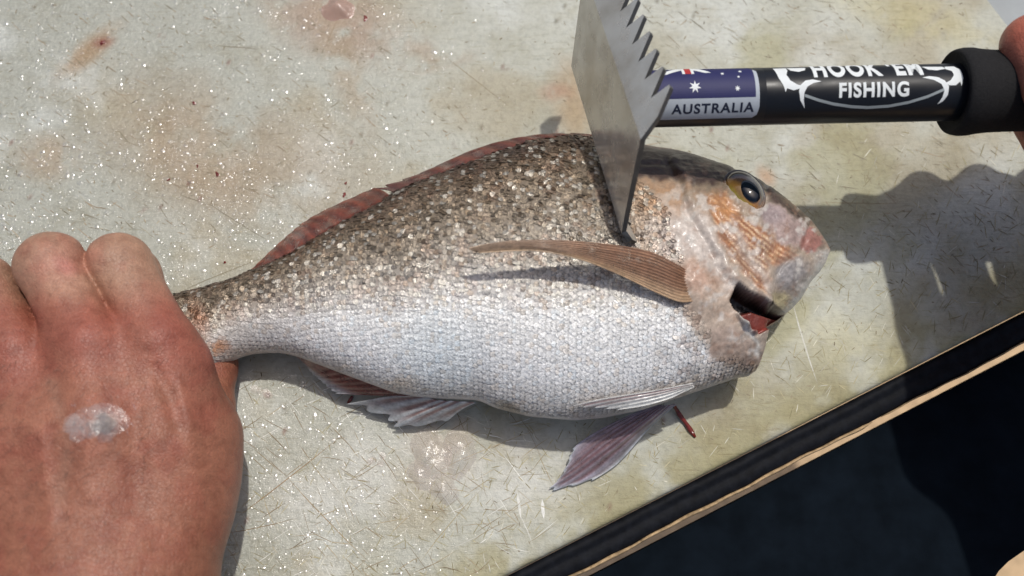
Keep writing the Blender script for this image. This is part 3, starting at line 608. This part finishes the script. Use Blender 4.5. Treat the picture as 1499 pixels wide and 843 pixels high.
def exL(G, d):
    px, py = proj(G); up = sstep(3.0, 4.5, G[..., 2])
    for (cx, cy, r, a) in ((132, 492, 34, .10), (236, 492, 30, .08), (22, 512, 32, .10)): d = d-a*np.exp(-((px-cx)**2+(py-cy)**2)/r**2)*up
    for line, w_, a in (([(135, 540), (140, 640), (150, 800)], 15, .03), ([(225, 540), (215, 650), (205, 800)], 15, .03), ([(30, 560), (60, 700), (80, 820)], 15, .03), ([(262, 560), (275, 620)], 10, .05)): d = d-a*np.exp(-(segdist(px, py, line)/w_)**2)*up
    for line, w_, a in (([(200, 600), (205, 740)], 20, .10), ([(225, 540), (250, 585), (262, 628)], 11, .10), ([(85, 560), (95, 700)], 20, .07), ([(60, 640), (75, 760)], 9, -.03), ([(275, 600), (286, 690)], 15, -.05), ([(110, 700), (165, 760)], 8, -.025)): d = d+a*np.exp(-(segdist(px, py, line)/w_)**2)*up
    d = d+.03*np.exp(-(segdist(px, py, [(135, 352), (165, 343), (195, 348)])/3.5)**2)*up
    return d
def colL(V):
    px, py = proj(V); c = np.tile(lin((160, 100, 78)), (len(V), 1))
    c = mixc(c, (178, 134, 110), .8*(1-sstep(400, 470, py))); c = mixc(c, (164, 92, 76), .8*blob(px, py, 140, 495, 55, 50, 0, .8)); c = mixc(c, (164, 92, 76), .75*blob(px, py, 255, 490, 45, 70, -25, .8)); c = mixc(c, (162, 94, 77), .7*blob(px, py, 20, 510, 45, 50, 0, .8))
    c = mixc(c, (150, 92, 70), .6*sstep(640, 830, py)); c = mixc(c, (160, 84, 68), .35*sstep(.5, .7, fbm(px, py, 60, 201)))
    c = mixc(c, (190, 128, 108), .6*blob(px, py, 90, 385, 40, 30, 0, .9)); c = mixc(c, (196, 120, 108), .6*blob(px, py, 95, 390, 16, 10, 30, .8))
    c = mixc(c, (160, 116, 96), .45*np.exp(-(segdist(px, py, [(75, 560), (100, 640), (85, 760)])/10)**2))
    rs = np.random.default_rng(5)
    for _ in range(90): c = mixc(c, (122, 72, 56), rs.uniform(.3, .75)*blob(px, py, rs.uniform(0, 330), rs.uniform(350, 843), rs.uniform(1, 2), rs.uniform(1, 1.8), 0, .6))
    c = c*(1+.35*(fbm(px, py, 34, 221, 3)-.5)+.22*(fbm(px, py, 8, 223, 2)-.5))[:, None]; c = mixc(c, (150, 70, 58), .22*sstep(.52, .7, fbm(px, py, 26, 225, 3)))
    return c*np.array([.90, 1.0, 1.02])
hand, HV = make_hand('skin', palmL, fingL, .078, lh, colL, ms_, exL)
hpx, hpy = proj(HV)
def handz(px, py): k = (hpx-px)**2+(hpy-py)**2 < 25; return float(HV[k, 2].max())
# fine body hair on the back of the hand and wrist
hv, hf = [], []; rh_ = np.random.default_rng(17); up_i = np.where((HV[:, 2] > 3.6) & (hpx > -10) & (hpx < 330) & (hpy > 520) & (hpy < 870))[0]
for i in rh_.choice(up_i, 420):
    p = HV[i]; a = rh_.normal(-2.2, .35); L = rh_.uniform(.18, .42); dv = np.array([math.cos(a), math.sin(a), 0]); sd = np.array([-dv[1], dv[0], 0])*.0045; i0 = len(hv)
    for t, z in ((0, 0), (.5, .035), (1, .03)): hv.extend([p+dv*L*t+sd*(1-t*.8)+np.array([0, 0, z]), p+dv*L*t-sd*(1-t*.8)+np.array([0, 0, z])])
    hf += [[i0, i0+1, i0+3, i0+2], [i0+2, i0+3, i0+5, i0+4]]
ho = mesh_obj('hair', hv, hf, simple('body_hair', (.10, .05, .03), .5), lh); ho['kind'] = 'stuff'
# ---------------------------------------------------------------- fish scaler
scaler = thing('fish_scaler', 'metal fish scaler with serrated bent head, black shaft and foam grip', 'fish scaler', tuple(pix(930, 340, 4.6)))
SZ = 6.1
S0 = pix(905, 146, SZ-.1); S1 = pix(1400, 135, SZ+.15); sa = (S1-S0)/np.linalg.norm(S1-S0)
r_sh = 38.3/FPX*np.linalg.norm(pix(1150, 140, SZ)-CPOS)
B2n = pix(917, 338, 5.0); B1n = pix(945, 205, 7.9); Tn = pix(990, 143, 8.6); En = pix(937, 366, 4.75); B2f = pix(843, 95, 3.5); ee = B2f-B2n
NT = 10
mst, nt, b = mat('brushed_steel'); v = objcoord(nt); b.inputs['Metallic'].default_value = .55; b.inputs['Roughness'].default_value = .2
n1 = noise(nt, v, 70, 5, .6); r1 = ramp(nt, n1.outputs[0], [(.3, tuple(lin((182, 174, 160)))), (.6, tuple(lin((214, 210, 200))))]); nt.links.new(r1.outputs[0], b.inputs['Base Color'])
r2 = ramp(nt, noise(nt, v, 150, 4).outputs[0], [(.35, g3(.14)), (.7, g3(.34))]); nt.links.new(r2.outputs[0], b.inputs['Roughness']); bump(nt, noise(nt, v, 300).outputs[0], .08, .0003, b)
m_rim = simple('cut_steel_edge', tuple(lin((96, 98, 98))), .4, .6, .5, 300, .2, .0003, .2)
V, F = [], []
rows = [(En, True), (B2n, False), (B1n, False), (Tn, True)]
def prow(P): return [len(V)+i for i in range(NT*2+1)], [P+ee*(i/(NT*2)) for i in range(NT*2+1)]
Lv, q = prow(En+(B2n-En)*.55); V += q
Mv0, q = prow(B2n); V += q
q_mid = []
for f in (.25, .5, .75): ids_, q = prow(B2n*(1-f)+B1n*f); V += q; q_mid.append(ids_)
Mv1, q = prow(B1n); V += q
Uv, q = prow(B1n*.5+Tn*.5); V += q
seqs = [Lv, Mv0, *q_mid, Mv1, Uv]
for r0, r1_ in zip(seqs[:-1], seqs[1:]):
    for i in range(NT*2): F.append([r0[i], r0[i+1], r1_[i+1], r1_[i]])
for (base, tip, fl) in ((Uv, Tn, 0), (Lv, En, 1)):
    for k in range(NT):
        t0 = len(V); V.append(tip+ee*((2*k+.85)/(NT*2))); V.append(tip+ee*((2*k+1.15)/(NT*2)))
        q = [base[2*k], base[2*k+1], base[2*k+2], t0+1, t0]
        fs = [[base[2*k], base[2*k+1], t0], [base[2*k+1], t0+1, t0], [base[2*k+1], base[2*k+2], t0+1]]
        F += [f[::-1] for f in fs] if fl else fs
hd = mesh_obj('serrated_head', V, F, mst, scaler, smooth=False); hd.data.materials.append(m_rim)
md = hd.modifiers.new('solid', 'SOLIDIFY'); md.thickness = .0017; md.offset = -1; md.material_offset_rim = 1
def basis(a):
    u = np.cross(a, CPOS-S0); u /= np.linalg.norm(u); q = np.cross(u, a); return u, q         # u: along screen vertical, q: to the eye
su, sq = basis(sa)
if (pix(1000, 100, SZ)-pix(1000, 160, SZ))@su < 0: su = -su
def lathe(o0, axis, prof, seg=48):
    u, q = su, sq; V = []
    for s, r in prof:
        for k in range(seg): a = 2*math.pi*k/seg; V.append(o0+axis*s+u*math.cos(a)*r+q*math.sin(a)*r)
    F = gridfaces(len(prof), seg).tolist()
    for i in range(len(prof)-1): F.append([i*seg+seg-1, (i+1)*seg+seg-1, (i+1)*seg, i*seg])
    F += [list(range(seg)), list(range((len(prof)-1)*seg, len(prof)*seg))]
    return V, F
def s_at(px):                                                                # distance along the shaft axis for a photo column
    a_ = S0+0; ln = np.linspace(-3, 40, 4000); X = S0+np.outer(ln, sa); x, _ = proj(X); return float(np.interp(px, x, ln))
m_shaft, nt, b = mat('black_anodised'); b.inputs['Base Color'].default_value = (.010, .012, .016, 1); b.inputs['Roughness'].default_value = .4; b.inputs['Specular IOR Level'].default_value = .3
n1 = noise(nt, objcoord(nt), 120, 5); r1 = ramp(nt, n1.outputs[0], [(.4, g3(.32)), (.7, g3(.5))]); nt.links.new(r1.outputs[0], b.inputs['Roughness'])
tA = .22; tB = s_at(1405)
V, F = lathe(S0, sa, [(tA, r_sh), (tB+.5, r_sh), (s_at(1800), r_sh)]); shaft = mesh_obj('shaft', V, F, m_shaft, scaler)
md = shaft.modifiers.new('es', 'EDGE_SPLIT')
sj = s_at(1111)
V, F = lathe(S0, sa, [(tA+.01, r_sh+.004), (sj, r_sh+.004), (sj+.01, r_sh)]); mesh_obj('shaft_sleeve', V, F, m_shaft, scaler).modifiers.new('es', 'EDGE_SPLIT')
m_grip = simple('black_foam', (.012, .012, .013), .85, 0, .3, 1500, .5, .0004, .35)
g0 = s_at(1392); gp = []
px_r = 1/FPX*np.linalg.norm(pix(1400, 137, SZ)-CPOS)
for dx, r in ((5, 36), (4, 42), (2, 47), (0, 50), (2, 52.5), (6, 54), (12, 55), (20, 55), (32, 53), (48, 51.5), (70, 51), (110, 51), (200, 53), (320, 56), (400, 56), (406, 50), (408, 30)): gp.append((g0+dx*px_r, r*px_r))
V, F = lathe(S0, sa, gp); mesh_obj('foam_grip', V, F, m_grip, scaler)
# decals wrapped on the shaft: photo column -> along the axis, photo row -> angle round it
def axis_y(px): return float(np.interp(px, [905, 1400], [146, 135]))
RPX = 38.3
_ss = {}
def s_fast(px):
    if not _ss:
        ln = np.linspace(-3, 40, 4000); x, _y = proj(S0+np.outer(ln, sa)); _ss['x'], _ss['l'] = x, ln
    return np.interp(px, _ss['x'], _ss['l'])
def wrap(P2, lift):
    """P2: columns px, q with q the unrolled height above the middle line in photo pixels"""
    P2 = np.asarray(P2, float); s = s_fast(P2[:, 0]); a = P2[:, 1]/RPX; r = r_sh+.004+lift
    return S0+np.outer(s, sa)+np.outer(np.sin(a)*r, su)+np.outer(np.cos(a)*r, sq)
def unroll(px, py): return (px, RPX*math.asin(max(-.99, min(.99, (axis_y(px)-py)/RPX))))
def decal(name, polys2, lift, m, parent, is_unrolled=False, bmin=None):
    bm = bmesh.new() if bmin is None else bmin
    if bmin is None:
        for pl in polys2:
            pts_ = pl if is_unrolled else [unroll(x, y) for x, y in pl]
            f = bm.faces.new([bm.verts.new((x, y, 0)) for x, y in pts_])
        bmesh.ops.triangulate(bm, faces=bm.faces[:])
    for yv in np.arange(-60, 61, 3.0):
        bmesh.ops.bisect_plane(bm, geom=bm.verts[:]+bm.edges[:]+bm.faces[:], plane_co=(0, yv, 0), plane_no=(0, 1, 0))
    bm.verts.index_update(); P2 = [(v_.co.x, v_.co.y) for v_ in bm.verts]; F = [[q_.index for q_ in f.verts] for f in bm.faces]; bm.free()
    V = wrap(P2, lift)
    o = mesh_obj(name, V, F, m, parent, smooth=False)
    bb = bmesh.new(); bb.from_mesh(o.data)
    for f in bb.faces:
        cc = np.array(f.calc_center_median())/CM; ax_p = S0+sa*((cc-S0)@sa)
        if np.dot(np.array(f.normal), cc-ax_p) < 0: f.normal_flip()
    bb.to_mesh(o.data); bb.free()
    return o
def text_decal(name, s, x0, x1, q0, q1, lift, m, parent, bold=.02, shear=0, slant=0):
    cu = bpy.data.curves.new('txt', 'FONT'); cu.body = s; cu.offset = bold; cu.space_character = 1.16; cu.shear = shear; to = bpy.data.objects.new('txt', cu); COL.objects.link(to)
    bpy.context.view_layer.update()
    me = bpy.data.meshes.new_from_object(to.evaluated_get(bpy.context.evaluated_depsgraph_get())); bpy.data.objects.remove(to)
    bm = bmesh.new(); bm.from_mesh(me); xs_ = [v_.co.x for v_ in bm.verts]; ys_ = [v_.co.y for v_ in bm.verts]
    a0, a1, b0, b1_ = min(xs_), max(xs_), min(ys_), max(ys_)
    for v_ in bm.verts:
        x = x0+(v_.co.x-a0)/(a1-a0)*(x1-x0); v_.co.y = q0+(v_.co.y-b0)/(b1_-b0)*(q1-q0)+slant*(x-x0); v_.co.x = x; v_.co.z = 0
    return decal(name, None, lift, m, parent, bmin=bm)
flat = lambda nm, c, r=.6: simple(nm, tuple(lin(c)), r, 0, .4, 0, var=.06)
m_lab = flat('label_silver', (176, 184, 192)); m_navy = flat('flag_navy', (38, 40, 88)); m_white = flat('print_white', (225, 230, 230)); m_red = flat('flag_red', (176, 50, 52)); m_ink = flat('label_ink', (30, 36, 56)); m_gry = flat('print_shade', (150, 158, 160))
lab = decal('flag_label', [[(930, 46), (1094, 46), (1100, 40), (1102, -14), (1100, -25), (1094, -30), (930, -31)]], .003, m_lab, scaler, True); lab['label'] = 'silver-edged navy flag sticker lettered AUSTRALIA on the shaft'
def qy(px, py): return unroll(px, py)[1]
decal('flag_field', [[(932, 52), (1090, 52), (1095, 46), (1096, qy(1096, 142)), (932, qy(940, 146))]], .005, m_navy, lab, True)
def star(cx, cy, r, n=7, inner=.42):
    q = qy(cx, cy); return [(cx+r*(1 if k % 2 == 0 else inner)*math.sin(math.pi*k/n), q+r*(1 if k % 2 == 0 else inner)*math.cos(math.pi*k/n)) for k in range(2*n)]
decal('flag_star', [star(1010, 129, 9)], .007, m_white, lab, True)
for cx, cy, r in ((1070, 131, 4.2), (1051, 112, 3.2), (1077, 109, 3.2), (1073, 116, 2.4)): decal('flag_star', [star(cx, cy, r)], .007, m_white, lab, True)
q1 = qy(1000, 111)
decal('flag_cross', [[(960, q1-4), (970, q1-4), (1000, q1+11), (1000, q1+19), (985, q1+14)], [(1035, q1-1), (1026, q1-1), (1004, q1+11), (1004, q1+19), (1020, q1+13)]], .007, m_white, lab, True)
decal('flag_cross', [[(994, q1-3), (1011, q1-3), (1011, q1+24), (994, q1+24)], [(955, q1+15), (1045, q1+15), (1045, q1+24), (955, q1+24)]], .009, m_white, lab, True)
decal('flag_cross', [[(998, q1-3), (1007, q1-3), (1007, q1+24), (998, q1+24)]], .011, m_red, lab, True)
text_decal('lettering', 'AUSTRALIA', 977, 1095, qy(1000, 164.5), qy(1000, 151.5), .007, m_ink, lab, .03, 0, .01)
Z2 = lambda pts: [(1100+x/3.747, y/3.747) for x, y in pts]
logo = text_decal('lettering', 'FISHING', 1214, 1313, qy(1214, 143.2), qy(1214, 123.5), .004, m_white, scaler, .036, 0, .0); logo['label'] = 'white FISHING lettering on the black shaft'
text_decal('lettering', "HOOK 'EM", 1180, 1336, qy(1180, 117), qy(1180, 117)+36, .004, m_white, scaler, .042, 0, .0)['label'] = 'white HOOK EM lettering wrapping over the top of the shaft'
arc = lambda y: [(245, 517+y), (320, 540+y), (400, 558+y), (500, 571+y), (590, 575+y), (700, 568+y), (800, 550+y), (900, 521+y), (985, 486+y)]
emb = decal('logo_emblem', [Z2(arc(0)+arc(14)[::-1])], .004, m_gry, scaler)
decal('hook', [Z2([(335, 456), (290, 447), (250, 453), (222, 475), (213, 505), (222, 548), (252, 588), (240, 545), (242, 510), (258, 482), (290, 465)])], .0055, m_white, emb)
decal('hook', [Z2([(872, 437), (910, 430), (955, 435), (990, 452), (1009, 480), (1005, 520), (985, 550), (958, 566), (978, 530), (985, 498), (970, 468), (930, 448)])], .0055, m_white, emb)
decal('fish_head', [Z2([(95, 394), (165, 392), (168, 404), (155, 425), (170, 452), (205, 472), (232, 478), (215, 492), (185, 500), (150, 490), (142, 508), (132, 478), (110, 440)]), Z2([(170, 392), (272, 390), (262, 402), (225, 410), (185, 404)])], .006, m_white, emb)
decal('fish_head', [Z2([(1010, 384), (1060, 382), (1086, 400), (1088, 440), (1075, 478), (1070, 455), (1045, 474), (1010, 474), (990, 464), (1020, 450), (1042, 425), (1038, 405), (1010, 396)]), Z2([(890, 384), (1000, 384), (1010, 394), (960, 402), (915, 398)])], .006, m_white, emb)
# ---------------------------------------------------------------- right hand on the grip
rh = thing('hand', 'bare right hand closed round the black foam grip of the scaler', 'hand', tuple(pix(1600, 200, 4)))
fingR = []
for k in range(4):
    dx = 94*k; zz = -.1*k; L = (0, -8, 0, 22)[k]
    fingR.append(J((1604+dx, 236, 8.0+zz, 1.0), (1512+dx, 64+L, 7.5+zz, .84), (1506+dx, 96+L, 5.7+zz, .76), (1512+dx, 150+L, 4.6+zz, .7), (1528+dx, 185, 4.6+zz, .6)))
fingR.append(J((1720, 400, 6.6, 1.2), (1620, 280, 6.0, 1.0), (1545, 205, 5.3, .85), (1510, 184, 5.2, .55)))
palmR = [J((1604+94*k, 238, 8.0-.1*k, 1.0), (1680+60*k, 440, 7.8, 1.25)) for k in range(4)]+[J((1760, 420, 7.6, 1.9), (1900, 700, 7.6, 2.1), (2050, 1000, 7.6, 2.6))]
def colR(V):
    px, py = proj(V); c = np.tile(lin((172, 110, 90)), (len(V), 1)); return mixc(c, (196, 104, 84), .6*blob(px, py, 1490, 50, 30, 40, 0, .8))
make_hand('skin', palmR, fingR, .13, rh, colR, ms_)
# ================================================================ SMALL THINGS
def lumpy(name, cx, cy, z, rx, ry, h, m, ang=0, seed=0, parent=None, amp=.5):
    r_ = np.random.default_rng(seed); c0 = pix(cx, cy, z); a = math.radians(-ang); V = []; nr, na = 14, 40; ph = r_.uniform(0, 6, 6)
    for i in range(nr+1):
        t = i/nr
        for k in range(na):
            q = 2*math.pi*k/na; rad = 1+amp*.3*(math.sin(2*q+ph[0])+.6*math.sin(3*q+ph[1])+.4*math.sin(5*q+ph[2]))
            x = math.cos(q)*rx*t*rad; y = math.sin(q)*ry*t*rad
            zz = h*max(0, 1-t*t)**1.4*(1+amp*.6*math.sin(x*5+ph[3])*math.sin(y*5+ph[4]))
            V.append(c0+np.array([x*math.cos(a)-y*math.sin(a), x*math.sin(a)+y*math.cos(a), zz]))
    F = gridfaces(nr+1, na).tolist()+[[i*na+na-1, (i+1)*na+na-1, (i+1)*na, i*na] for i in range(nr)]
    return mesh_obj(name, V, F, m, parent)
sl = thing('slime_lump', 'clear jelly-like lump of fish slime on the board below the belly', 'slime', tuple(pix(650, 680, 0)))
for k, (x, y, rx, ry, h) in enumerate(((630, 665, .75, .8, .3), (672, 665, .6, .75, .35), (650, 715, .5, .5, .3), (615, 695, .5, .4, .2))): lumpy('slime_blob', x, y, .01+.002*k, rx, ry, h, M_slime, k*25, k, sl)
tag(lumpy('flesh_scrap', 495, 14, .01, .75, .5, .25, clearmat('flesh', (.97, .9, .87), .5, .12, .45, tuple(lin((205, 170, 155)))), 20, 9), 'pinkish wet scrap of fish flesh on the board away from the fish', 'fish scrap')
m_blood = simple('blood', (.16, .02, .015), .2, 0, .6, 500, .4, .0004, .4)
pts = [(986, 592, .35), (994, 606, .2), (1003, 618, .1), (1011, 630, .06), (1018, 640, .05)]
V, F = tube([pix(*p) for p in pts], [.05, .09, .07, .10, .04]); tag(mesh_obj('blood_strand', V, F, m_blood), 'short red strand of blood on the board beside the pelvic fin', 'blood')
V, F = tube([pix(516, 580, .06), pix(513, 585, .08), pix(509, 590, .05)], [.05, .07, .04]); tag(mesh_obj('blood_clot', V, F, m_blood), 'tiny dark red clot lying between the anal fin lobes', 'blood')
for k, (x, y, r) in enumerate(((284, 151, .09), (318, 255, .1), (289, 243, .06), (504, 285, .09), (506, 268, .06), (329, 384, .06), (535, 27, .13), (150, 62, .12), (247, 263, .06))):
    own = {6: 'largest dark blood spot, beside the pink scrap of fish flesh', 7: 'red blood spot at the end of a brown smear on the board', 5: 'single dark speck of blood between the hand and the tip of the dorsal fin'}
    tag(lumpy('blood_spot', x, y, .014, r, r*.7, .025, m_blood, k*40, k, amp=.9), own.get(k, 'small dark red blood spot dried on the bare board above the fish'), 'blood', 'blood spots on the board')
# loose scales
def scale_disc(c, nrm, r, ang):
    nrm = np.array(nrm)/np.linalg.norm(nrm); u = np.cross(nrm, [math.cos(ang), math.sin(ang), .2]); u /= np.linalg.norm(u); q = np.cross(nrm, u); V = [c+nrm*.03]
    for k in range(16):
        a = 2*math.pi*k/16; V.append(c+u*math.cos(a)*r+q*math.sin(a)*r*.85+nrm*.02*math.sin(2*a))
    return V, [[0, 1+k, 1+(k+1) % 16] for k in range(16)]
def scale_clump(name, cx, cy, spread, nn, zf, label, group=None, r=.2, seed=0, tilt=.16):
    r_ = np.random.default_rng(seed); t = thing(name, label, 'fish scales', tuple(pix(cx, cy, zf(cx, cy))), group)
    for k in range(nn):
        x, y = cx+r_.normal(0, spread), cy+r_.normal(0, spread*.6); V, F = scale_disc(pix(x, y, zf(x, y)+.05+.015*k), r_.normal(0, tilt, 3)+np.array([0, 0, 1]), r*r_.uniform(.75, 1.2), r_.uniform(0, 6))
        mesh_obj('loose_scale', V, F, M_clearscale, t)
scale_clump('scale_clump', 140, 616, 24, 22, handz, 'clump of wet clear fish scales stuck to the back of the hand', r=.26, seed=1, tilt=.26)
cl = [o for o in bpy.data.objects if o.name == 'scale_clump'][0]; rr_ = np.random.default_rng(31)
lumpy('slime_blob', 140, 616, handz(140, 616)-.08, .85, .6, .16, clearmat('clear_slime', (.98, .96, .95), .5, .16, .07, tuple(lin((226, 214, 208)))), 10, 12, cl, .4)
for k in range(34):
    x, y = 140+rr_.normal(0, 26), 614+rr_.normal(0, 16); lumpy('wet_fleck', x, y, handz(x, y)+.02, rr_.uniform(.03, .10), rr_.uniform(.025, .06), .03, M_water, rr_.uniform(0, 180), k, cl, .3)
scale_clump('scale_clump', 388, 577, 9, 7, lambda x, y: 0, 'small glistening clump of loose scales on the board beside the thumb', r=.14, seed=2)
scale_clump('scale_clump', 548, 676, 6, 4, lambda x, y: 0, 'few loose scales on the board just left of the slime lump', r=.14, seed=3)
V, F = scale_disc(pix(1093, 479, fishz(1090, 500)+.1), (.5, .3, .9), .22, .6); tag(mesh_obj('loose_scale', V, F, M_clearscale), 'single clear scale sticking up at the gill opening', 'fish scale')
# water drops and stray scale flecks over the wet side of the board
DV, DF = [], []
def drop(x, y, r, z=.004):
    i0 = len(DV); c0 = pix(x, y, z); el = rng.uniform(.7, 1.3); h = r*rng.uniform(.16, .26)
    DV.append(c0+np.array([0, 0, h]))
    for s_, hh in ((.55, .8), (1, 0)):
        for k in range(8): a = 2*math.pi*k/8; DV.append(c0+np.array([math.cos(a)*r*s_*el, math.sin(a)*r*s_/el, h*hh]))
    for k in range(8): k2 = (k+1) % 8; DF.append([i0, i0+1+k, i0+1+k2]); DF.append([i0+1+k, i0+9+k, i0+9+k2, i0+1+k2])
cnt = 0
while cnt < 5000:
    x, y = rng.uniform(-20, 900), rng.uniform(-20, 860)
    if y > 420 and not (320 < x < 720 and y > 540): continue
    dens = (1-sstep(350, 850, x))*(.25+.75*sstep(.42, .62, fbm(x, y, 80, 301, 3))) if y < 420 else .55*(1-sstep(420, 720, x))
    if rng.random() > dens: continue
    drop(x, y, float(np.clip(rng.lognormal(-3.6, .55), .010, .11))); cnt += 1
for x, y in ((445, 28), (443, 40), (404, 19), (418, 18), (447, 30), (456, 34), (470, 14), (478, 47), (160, 224), (195, 235), (247, 268), (243, 262), (3, 170), (98, 257), (345, 10), (635, 76), (706, 103), (660, 78)): drop(x, y, rng.uniform(.07, .13))
wd = mesh_obj('water_drops', DV, DF, M_water); wd['kind'] = 'stuff'; tag(wd, 'glistening water drops and wet flecks scattered over the board', 'water drops')
